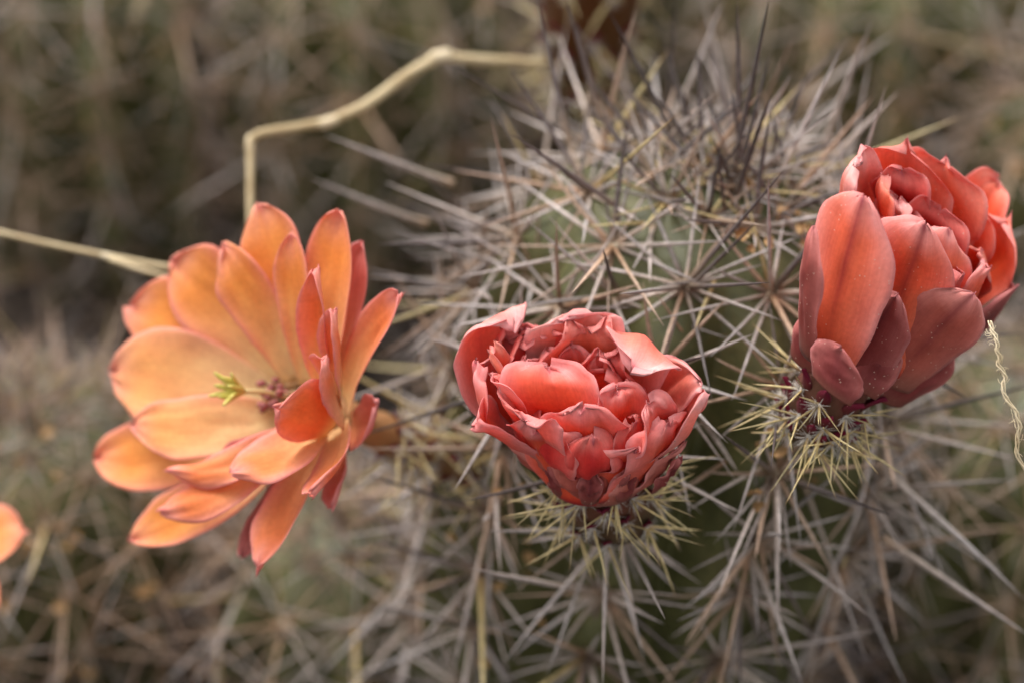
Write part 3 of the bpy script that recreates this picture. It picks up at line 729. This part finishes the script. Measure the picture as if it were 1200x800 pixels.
pt([(1008, 458, -2.15, 44, .3), (1026, 434, -1.8, 56, .35), (1050, 404, -1.35, 38, .3)], 'dark', rad=(-20, 100), rib=.4, tipt=.6, name='tepal', point=.3)
pt([(936, 428, -2.5, 36, .3), (944, 400, -2.1, 48, .35), (962, 368, -1.6, 34, .3)], 'dark', rad=(-80, 40), rib=.4, tipt=.6, name='tepal', point=.3)
pt([(972, 460, -2.0, 56, .3), (978, 436, -1.72, 76, .35), (985, 408, -1.4, 56, .3)], 'dark', rad=(-60, 70), rib=.3, tipt=.6, name='tepal', point=.3)
tube_areoles(root, RP, tp, tr_, 33, (.0, .12, .26, .42), 8, (.5, 1.15), .36, spn=5)

# ---------------------------------------------------------------- the open flower
O = PD(348, 470, 43.0); AX = nrm(X * -.66 + U * .18 - F * .72)
RP = PD(470, 512, 44.8); root = empty('cactus_flower', RP)
tag(root, 'wide open orange flower with yellow green stigma in front of the dry straw', 'flower', 'orange flowers on the cactus')
tp = [PD(575, 548, 45.3), PD(510, 528, 45.0), PD(450, 508, 44.5), PD(388, 485, 43.4)]
tr_ = [.42, .34, .30, .28]
floral_tube(root, RP, tp, tr_, lin(104, 84, 54), lin(206, 150, 100), 12)
K = dict(O=O, ax=AX, parent=root, ppos=RP, ruffle=.05, rib=.2, basek=.85, wide=1.2, tipt=.62, crumple=.025, edgew=3.4, rag=.5)
sd_[0] = 500
L_ = [  # pal, rad, rows
    ('orange', (-40, -200), [(352, 450, .05, 22, .2), (334, 360, .75, 62, .2), (316, 290, 1.15, 88, .15), (304, 240, 1.3, 72, .1)], {}),
    ('orange', (-150, -150), [(336, 450, .05, 22, .2), (275, 375, .8, 66, .2), (232, 330, 1.25, 86, .15), (202, 306, 1.4, 74, .1)], {}),
    ('orange', (-80, -180), [(346, 448, .1, 20, .2), (312, 375, .85, 50, .25), (280, 325, 1.35, 62, .2), (262, 290, 1.5, 48, .1)], {}),
    ('orange', (-10, -200), [(360, 450, .1, 18, .2), (352, 380, .8, 40, .25), (344, 320, 1.2, 48, .25), (341, 274, 1.4, 40, .2)], {}),
    ('orange', (-190, -80), [(328, 456, .05, 22, .2), (250, 400, .8, 70, .2), (192, 370, 1.25, 84, .15), (152, 358, 1.4, 70, .1)], dict(notch=.3)),
    ('peach', (-220, -10), [(326, 466, .1, 24, .2), (240, 447, .9, 84, .2), (180, 440, 1.45, 98, .1), (132, 437, 1.6, 76, .1)], dict(point=.3)),
    ('orange', (-200, 80), [(330, 490, .05, 22, .2), (235, 520, .75, 66, .2), (170, 535, 1.2, 76, .2), (113, 538, 1.35, 60, .2)], {}),
    ('peach', (-200, 50), [(332, 486, .15, 24, .2), (260, 498, 1.0, 60, .2), (205, 502, 1.5, 62, .1), (155, 498, 1.7, 46, .0)], {}),
    ('orange', (-150, 150), [(350, 510, .1, 24, .2), (280, 570, .7, 52, .2), (210, 606, 1.1, 60, .2), (152, 632, 1.25, 46, .1)], dict(point=.3)),
    ('deep', (-140, 120), [(350, 505, .3, 24, .2), (290, 555, 1.0, 44, .2), (235, 584, 1.5, 46, -.2), (184, 598, 1.7, 36, -.6)], {}),
    ('deep', (-120, 90), [(355, 505, .4, 24, .2), (290, 538, 1.2, 36, .3), (235, 552, 1.6, 34, -.6), (194, 550, 1.8, 26, -.9)], {}),
    ('deep', (-60, 110), [(375, 505, .3, 30, .2), (340, 530, 1.0, 60, .2), (300, 545, 1.55, 62, -.1), (268, 552, 1.75, 44, -.3)], dict(notch=.6)),
    ('rose', (-60, 60), [(360, 500, .4, 22, .2), (310, 520, .95, 24, .3), (262, 530, 1.3, 20, .4)], {}),
    ('deep', (-40, 200), [(372, 515, .1, 26, .2), (350, 570, .5, 44, .3), (324, 625, .85, 58, .3), (304, 664, 1.0, 40, .2)], dict(point=.9)),
    ('maroon', (-60, 200), [(365, 520, -.1, 26, .2), (338, 570, .25, 36, .3), (308, 620, .5, 40, .3), (284, 652, .6, 26, .2)], dict(name='tepal')),
    ('deep', (30, 110), [(398, 500, .1, 30, .2), (398, 530, .5, 46, .3), (384, 560, .95, 54, .3), (366, 580, 1.3, 44, .3)], dict(point=.2)),
    ('deep', (30, 30), [(394, 496, .3, 36, .2), (372, 488, .9, 66, .2), (346, 478, 1.5, 64, .1), (322, 476, 1.85, 40, -.3)], dict(basek=.3, point=.3)),
    ('orange', (60, -190), [(378, 458, .0, 24, .2), (386, 380, .5, 60, .3), (396, 300, .8, 72, .3), (402, 248, .9, 58, .3)], {}),
    ('rose', (90, -180), [(390, 455, -.2, 24, .2), (408, 380, .1, 50, .3), (420, 320, .35, 52, .3), (426, 285, .45, 36, .3)], dict(name='tepal')),
    ('deep', (20, -130), [(384, 465, .4, 24, .2), (378, 400, 1.0, 40, .7), (376, 350, 1.45, 36, 1.0), (374, 314, 1.65, 22, 1.0)], {}),
    ('deep', (50, -80), [(396, 470, .5, 24, .2), (396, 420, 1.0, 30, .8), (396, 385, 1.3, 26, 1.1), (395, 362, 1.4, 16, 1.0)], {}),
    ('deep', (50, -40), [(402, 488, .4, 30, .3), (392, 455, .9, 40, .6), (384, 430, 1.35, 36, .7), (384, 418, 1.45, 26, .6)], {}),
    ('deep', (140, -110), [(406, 476, -.1, 26, .2), (422, 425, .3, 46, .4), (446, 380, .55, 44, .4), (472, 344, .7, 36, .4)], dict(point=.2)),
    ('rose', (130, 10), [(412, 500, -.3, 26, .2), (424, 504, -.1, 44, .4), (438, 492, .15, 50, .4), (444, 474, .3, 36, .3)], dict(name='tepal')),
    ('rose', (70, 140), [(404, 515, -.3, 22, .2), (400, 550, .0, 30, .4), (394, 578, .25, 32, .3), (390, 596, .35, 22, .3)], dict(name='tepal')),
]
for pal, rd, rows, kw in L_: pt(rows, pal, rad=rd, **kw)
# pistil: style, nine green lobes; a ring of mauve anthers on pale filaments
st0 = O + AX * .05; tip = PP(284, 458, O, AX, 1.15)
v, f = tube(catmull([st0, (st0 + tip) / 2 + U * .05, tip], 8), .035, 8); sty = obj('style', mesh('style', v - RP, f, simple_mat('style', (.6, .45, .2), (.72, .58, .3))), root)
for i in range(9):
    a = 2 * math.pi * i / 9; B_ = basis(nrm(tip - st0)); o_ = B_[:, 0] * math.cos(a) + B_[:, 1] * math.sin(a); d = nrm(tip - st0)
    v, f = tube(catmull([tip - d * .05, tip + d * .22 + o_ * .12, tip + d * .44 + o_ * (.14 if i % 2 else .28)], 6), [.03, .042, .045, .042, .035, .015], 7)
    obj('stigma_lobe', mesh('stigma_lobe', v - RP, f, M_STIG), root)
rg = random.Random(9)
M_FIL = simple_mat('filament', (.55, .38, .2), (.7, .5, .3))
for i in range(26):
    a = rg.uniform(0, 6.28); B_ = basis(AX); o_ = B_[:, 0] * math.cos(a) + B_[:, 1] * math.sin(a); q = O + o_ * .3 - AX * .1
    e = O + o_ * rg.uniform(.12, .36) + AX * rg.uniform(.35, .6)
    v, f = tube(catmull([q, (q + e) / 2 + o_ * .05, e], 5), .014, 5); fl = obj('stamen', mesh('stamen', v - RP, f, M_FIL), root)
    v, f = tube(np.array([e - AX * .04, e, e + AX * .06, e + AX * .1]), [.02, .05, .05, .02], 6); obj('anther', mesh('anther', v - RP, f, M_ANTH), fl)
tube_areoles(root, RP, tp, tr_, 35, (.1, .24, .38, .52, .64), 7, (.5, 1.2), .26)

# ---------------------------------------------------------------- the flower at the picture's edge and the brown bud on the far side
def ring_flower(root, RP, O, AX, n, spread, pal, L, W, h, seed):
    B_ = basis(AX); rg = random.Random(seed)
    for i in range(n):
        a = 2 * math.pi * (i + rg.uniform(-.15, .15)) / n; o_ = B_[:, 0] * math.cos(a) + B_[:, 1] * math.sin(a)
        ps = [O + o_ * .3, O + o_ * L * .5 * spread + AX * h * .6, O + o_ * L * .85 * spread + AX * h * .9, O + o_ * L * spread + AX * h]
        q = [proj(p) for p in ps]; c = proj(O); e = proj(O + o_)
        petal(root, RP, O, AX, [(q[0][0], q[0][1], 0, W * .3, .2), (q[1][0], q[1][1], h * .6, W * .9, .2), (q[2][0], q[2][1], h * .9, W, .2), (q[3][0], q[3][1], h, W * .7, .1)], pal, seed + i, rad=(e[0] - c[0], e[1] - c[1]), point=.5)
O = PD(-130, 640, 46.5); AX = nrm(X * -.2 + U * .35 - F * .9)
B_ = basis(AX)
RP = O - AX * 1.6; root = empty('cactus_flower', RP); tag(root, 'orange flower of which only one red tipped petal reaches the view', 'flower', 'orange flowers on the cactus')
floral_tube(root, RP, [O - AX * 2.2, O - AX * 1.4, O - AX * .6, O], [.4, .5, .52, .45], lin(110, 84, 56), lin(206, 150, 84), 21)
c = proj(O)
for i in range(9):
    a = 2 * math.pi * i / 9; dx, dy = math.cos(a), -math.sin(a)
    petal(root, RP, O, AX, [(c[0] + 14 * dx, c[1] + 14 * dy, 0, 24, .2), (c[0] + 80 * dx, c[1] + 76 * dy - 6, .7, 66, .2), (c[0] + 130 * dx, c[1] + 120 * dy - 12, 1.0, 84, .15), (c[0] + 158 * dx, c[1] + 148 * dy - 16, 1.05, 70, .1)],
          'orange', 700 + i, rad=(100 * dx, 100 * dy), point=.9, rib=.25)
O = PD(694, -66, 49.0); AX = nrm((.02, .12, 1))
RP = O - AX * 2.6; root = empty('cactus_flower', RP); tag(root, 'dark brown flower base with red bracts on the far side of the stem', 'flower', 'coral flowers on the cactus')
tp = [O - AX * 3.2, O - AX * 2.4, O - AX * 1.5, O + AX * .5]; tr_ = [.55, .68, .8, .95]
floral_tube(root, RP, tp, tr_, lin(76, 62, 34), lin(104, 62, 28), 23)
ring_flower(root, RP, O + AX * .3, AX, 9, 1.0, 'coral', 1.35, 100, 2.0, 800)
tube_areoles(root, RP, tp, tr_, 37, (.05, .2, .36, .52, .68, .84), 7, (.5, 1.1), .34)

# ---------------------------------------------------------------- dry straw, one kinked stalk with pale nodes
def straw(name, pix, label, rads, nodes, mat=M_STRAW):
    P = np.array([PD(*q) for q in pix]); root = empty(name, P[0]); tag(root, label, 'straw')
    cuts = [0] + nodes + [len(P) - 1]
    for a, b in zip(cuts[:-1], cuts[1:]):
        if b <= a: continue
        Q = catmull(P[a:b + 1], 6 * (b - a) + 2); r = np.interp(np.linspace(a, b, len(Q)), range(len(P)), rads)
        v, f = tube(Q, r, 9); obj('stalk', mesh('stalk', v - P[0], f, mat), root)
    for k in nodes:
        T = nrm(P[min(k + 1, len(P) - 1)] - P[k - 1]); r = rads[k]
        v, f = tube([P[k] - T * r * 2, P[k] - T * r, P[k], P[k] + T * r, P[k] + T * r * 2], np.array([1.0, 1.12, 1.2, 1.12, 1.0]) * r, 10)
        obj('node', mesh('node', v - P[0], f, M_NODE), root)
    return root, P
pix = [(-60, 258, 45.5), (40, 282, 45.4), (125, 300, 45.3), (200, 314, 45.3), (272, 322, 45.4), (292, 300, 45.6), (293, 235, 45.8), (293, 168, 46), (304, 157, 46), (345, 150, 46.2), (385, 143, 46.3), (430, 122, 46.5), (480, 86, 46.8), (516, 66, 47), (560, 70, 47.3), (640, 74, 47.8)]
s_root, sP = straw('dry_straw', pix, 'kinked dry yellow straw passing behind the open orange flower', [.042, .042, .046, .05, .05, .055, .06, .064, .07, .075, .08, .084, .088, .092, .085, .075], [2, 7, 10, 13])
Q = catmull([PD(128, 303, 45.2), PD(165, 316, 45.1), PD(205, 328, 45.1), PD(250, 345, 45.2)], 12)
v, f = tube(Q, np.linspace(.05, .03, 12), 7); obj('leaf_sheath', mesh('leaf_sheath', v - sP[0], f, M_STRAW), s_root)

# the fibre hanging off a petal: two twisted strands with stray hairs
rg = random.Random(4)
P = catmull([PD(1158, 376, 39.5), PD(1164, 400, 39.4), PD(1174, 430, 39.4), PD(1178, 455, 39.4), PD(1188, 490, 39.4), PD(1197, 530, 39.5), PD(1212, 580, 39.7), PD(1216, 640, 40.1)], 60)
root = empty('dry_fibre', P[0]); tag(root, 'thin pale twisted fibre hanging from the dusty flower', 'fibre')
for k in range(3):
    q = np.array([p + X * (.025 * math.sin(i * .55 + k * 2.1) + .09 * pnoise((i * .13, 7.7, 0)) + .05 * pnoise((i * .35, 2.7, 0))) + U * .02 * pnoise((i * .4, k * 5, 0)) - F * .025 * math.cos(i * .55 + k * 2.1) for i, p in enumerate(P)])
    v, f = tube(q, np.array([.012 * (1 + .6 * pnoise((i * .7, k * 3, 1))) for i in range(len(q))]), 6); obj('strand', mesh('strand', v - P[0], f, M_NODE), root)
acc = Acc()
for i in range(46):
    j = rg.randrange(4, 58); d = np.array([rg.gauss(0, 1) for _ in range(3)]); d = nrm(d)
    v, f = tube(catmull([P[j], P[j] + d * .07, P[j] + d * .1 + U * rg.uniform(-.06, .06)], 4), .005, 3); acc.add(v - P[0], f)
o = obj('stray_hair', acc.mesh('stray_hair', M_NODE), root, 'stuff')

# weathered stick standing in the dark gap, and a second pale one
def stick(pixs, r0, label, seed):
    P = catmull([PD(*q) for q in pixs], 20); v, f = tube(P, r0, 14)
    v = np.array([q + nrm(q - P[min(i // 14, 19)]) * r0 * .28 * pnoise(Vector(q * 1.3 + seed)) for i, q in enumerate(v)])
    o = obj('weathered_stick', mesh('stick', v - P[0], f, M_STICK)); o.location = Vector(P[0] * CM); tag(o, label, 'stick'); return o
stick([(275, 880, 52), (288, 800, 52.4), (300, 750, 52.8), (312, 700, 53.4), (318, 670, 54)], .38, 'grey weathered stick in the dark gap under the open flower', 3)
stick([(1185, 860, 50), (1190, 790, 50.4), (1196, 740, 50.8), (1205, 700, 51.3)], .35, 'grey weathered stick low beside the long spines of the budding stem', 6)

# ---------------------------------------------------------------- dry litter caught among the stems
def litter():
    rg = random.Random(77); acc = Acc()
    for i in range(1800):
        px, py = rg.uniform(-150, 1350), rg.uniform(-100, 950); d = ray(px, py); D = (CAM[2] - rg.uniform(.0, 1.5)) / -d[2]
        p = CAM + d * D
        a = rg.uniform(0, 6.28); dd = nrm((math.cos(a), math.sin(a), rg.gauss(0, .3))); L = rg.uniform(.4, 2.4); r = rg.uniform(.02, .07)
        v, f = tube(catmull([p, p + dd * L * .5 + np.array((0, 0, rg.uniform(-.1, .2))), p + dd * L], 4), [r, r, r * .8, r * .4], 4); acc.add(v, f)
    o = obj('dry_litter', acc.mesh('litter', M_LITTER), None, 'stuff'); tag(o, 'dry brown plant litter lying on the soil between the stems', 'litter')
litter()

def flakes():                               # bits of dead petal and husk caught in the spines
    rg = random.Random(5); acc = Acc()
    for (x0, y0, x1, y1, n) in ((0, 390, 260, 800, 70), (430, 560, 640, 800, 26), (880, 480, 1050, 600, 20), (0, 0, 600, 200, 30), (900, 0, 1200, 200, 26), (850, 150, 1000, 300, 24)):
        for i in range(n):
            px, py = rg.uniform(x0, x1), rg.uniform(y0, y1); best = None
            for st in STEMS:
                if abs(proj(st.apex)[0] - px) > 420: continue
                q, ok = hit(st, px, py, dmax=64)
                if ok and (best is None or proj(q)[2] < proj(best)[2]): best = q
            if best is None: continue
            c = best - ray(px, py) * rg.uniform(.3, .8); B_ = basis([rg.gauss(0, 1) for _ in range(3)]); s = rg.uniform(.07, .2)
            V = [c + B_ @ np.array((math.cos(a) * s * rg.uniform(.5, 1), math.sin(a) * s * .6, s * .25 * math.sin(2 * a))) for a in np.linspace(0, 6.28, 8)[:-1]]
            V = V + [q + B_[:, 2] * .02 for q in V]; k = 7
            acc.add(np.array(V), [tuple(range(k)), tuple(range(2 * k - 1, k - 1, -1))] + [(j, (j + 1) % k, (j + 1) % k + k, j + k) for j in range(k)])
    o = obj('husk_litter', acc.mesh('husk', simple_mat('husk', (.30, .15, .05), (.52, .33, .15), 60)), None, 'stuff'); tag(o, 'ochre flakes of dead husk caught among the cactus spines', 'litter')
flakes()
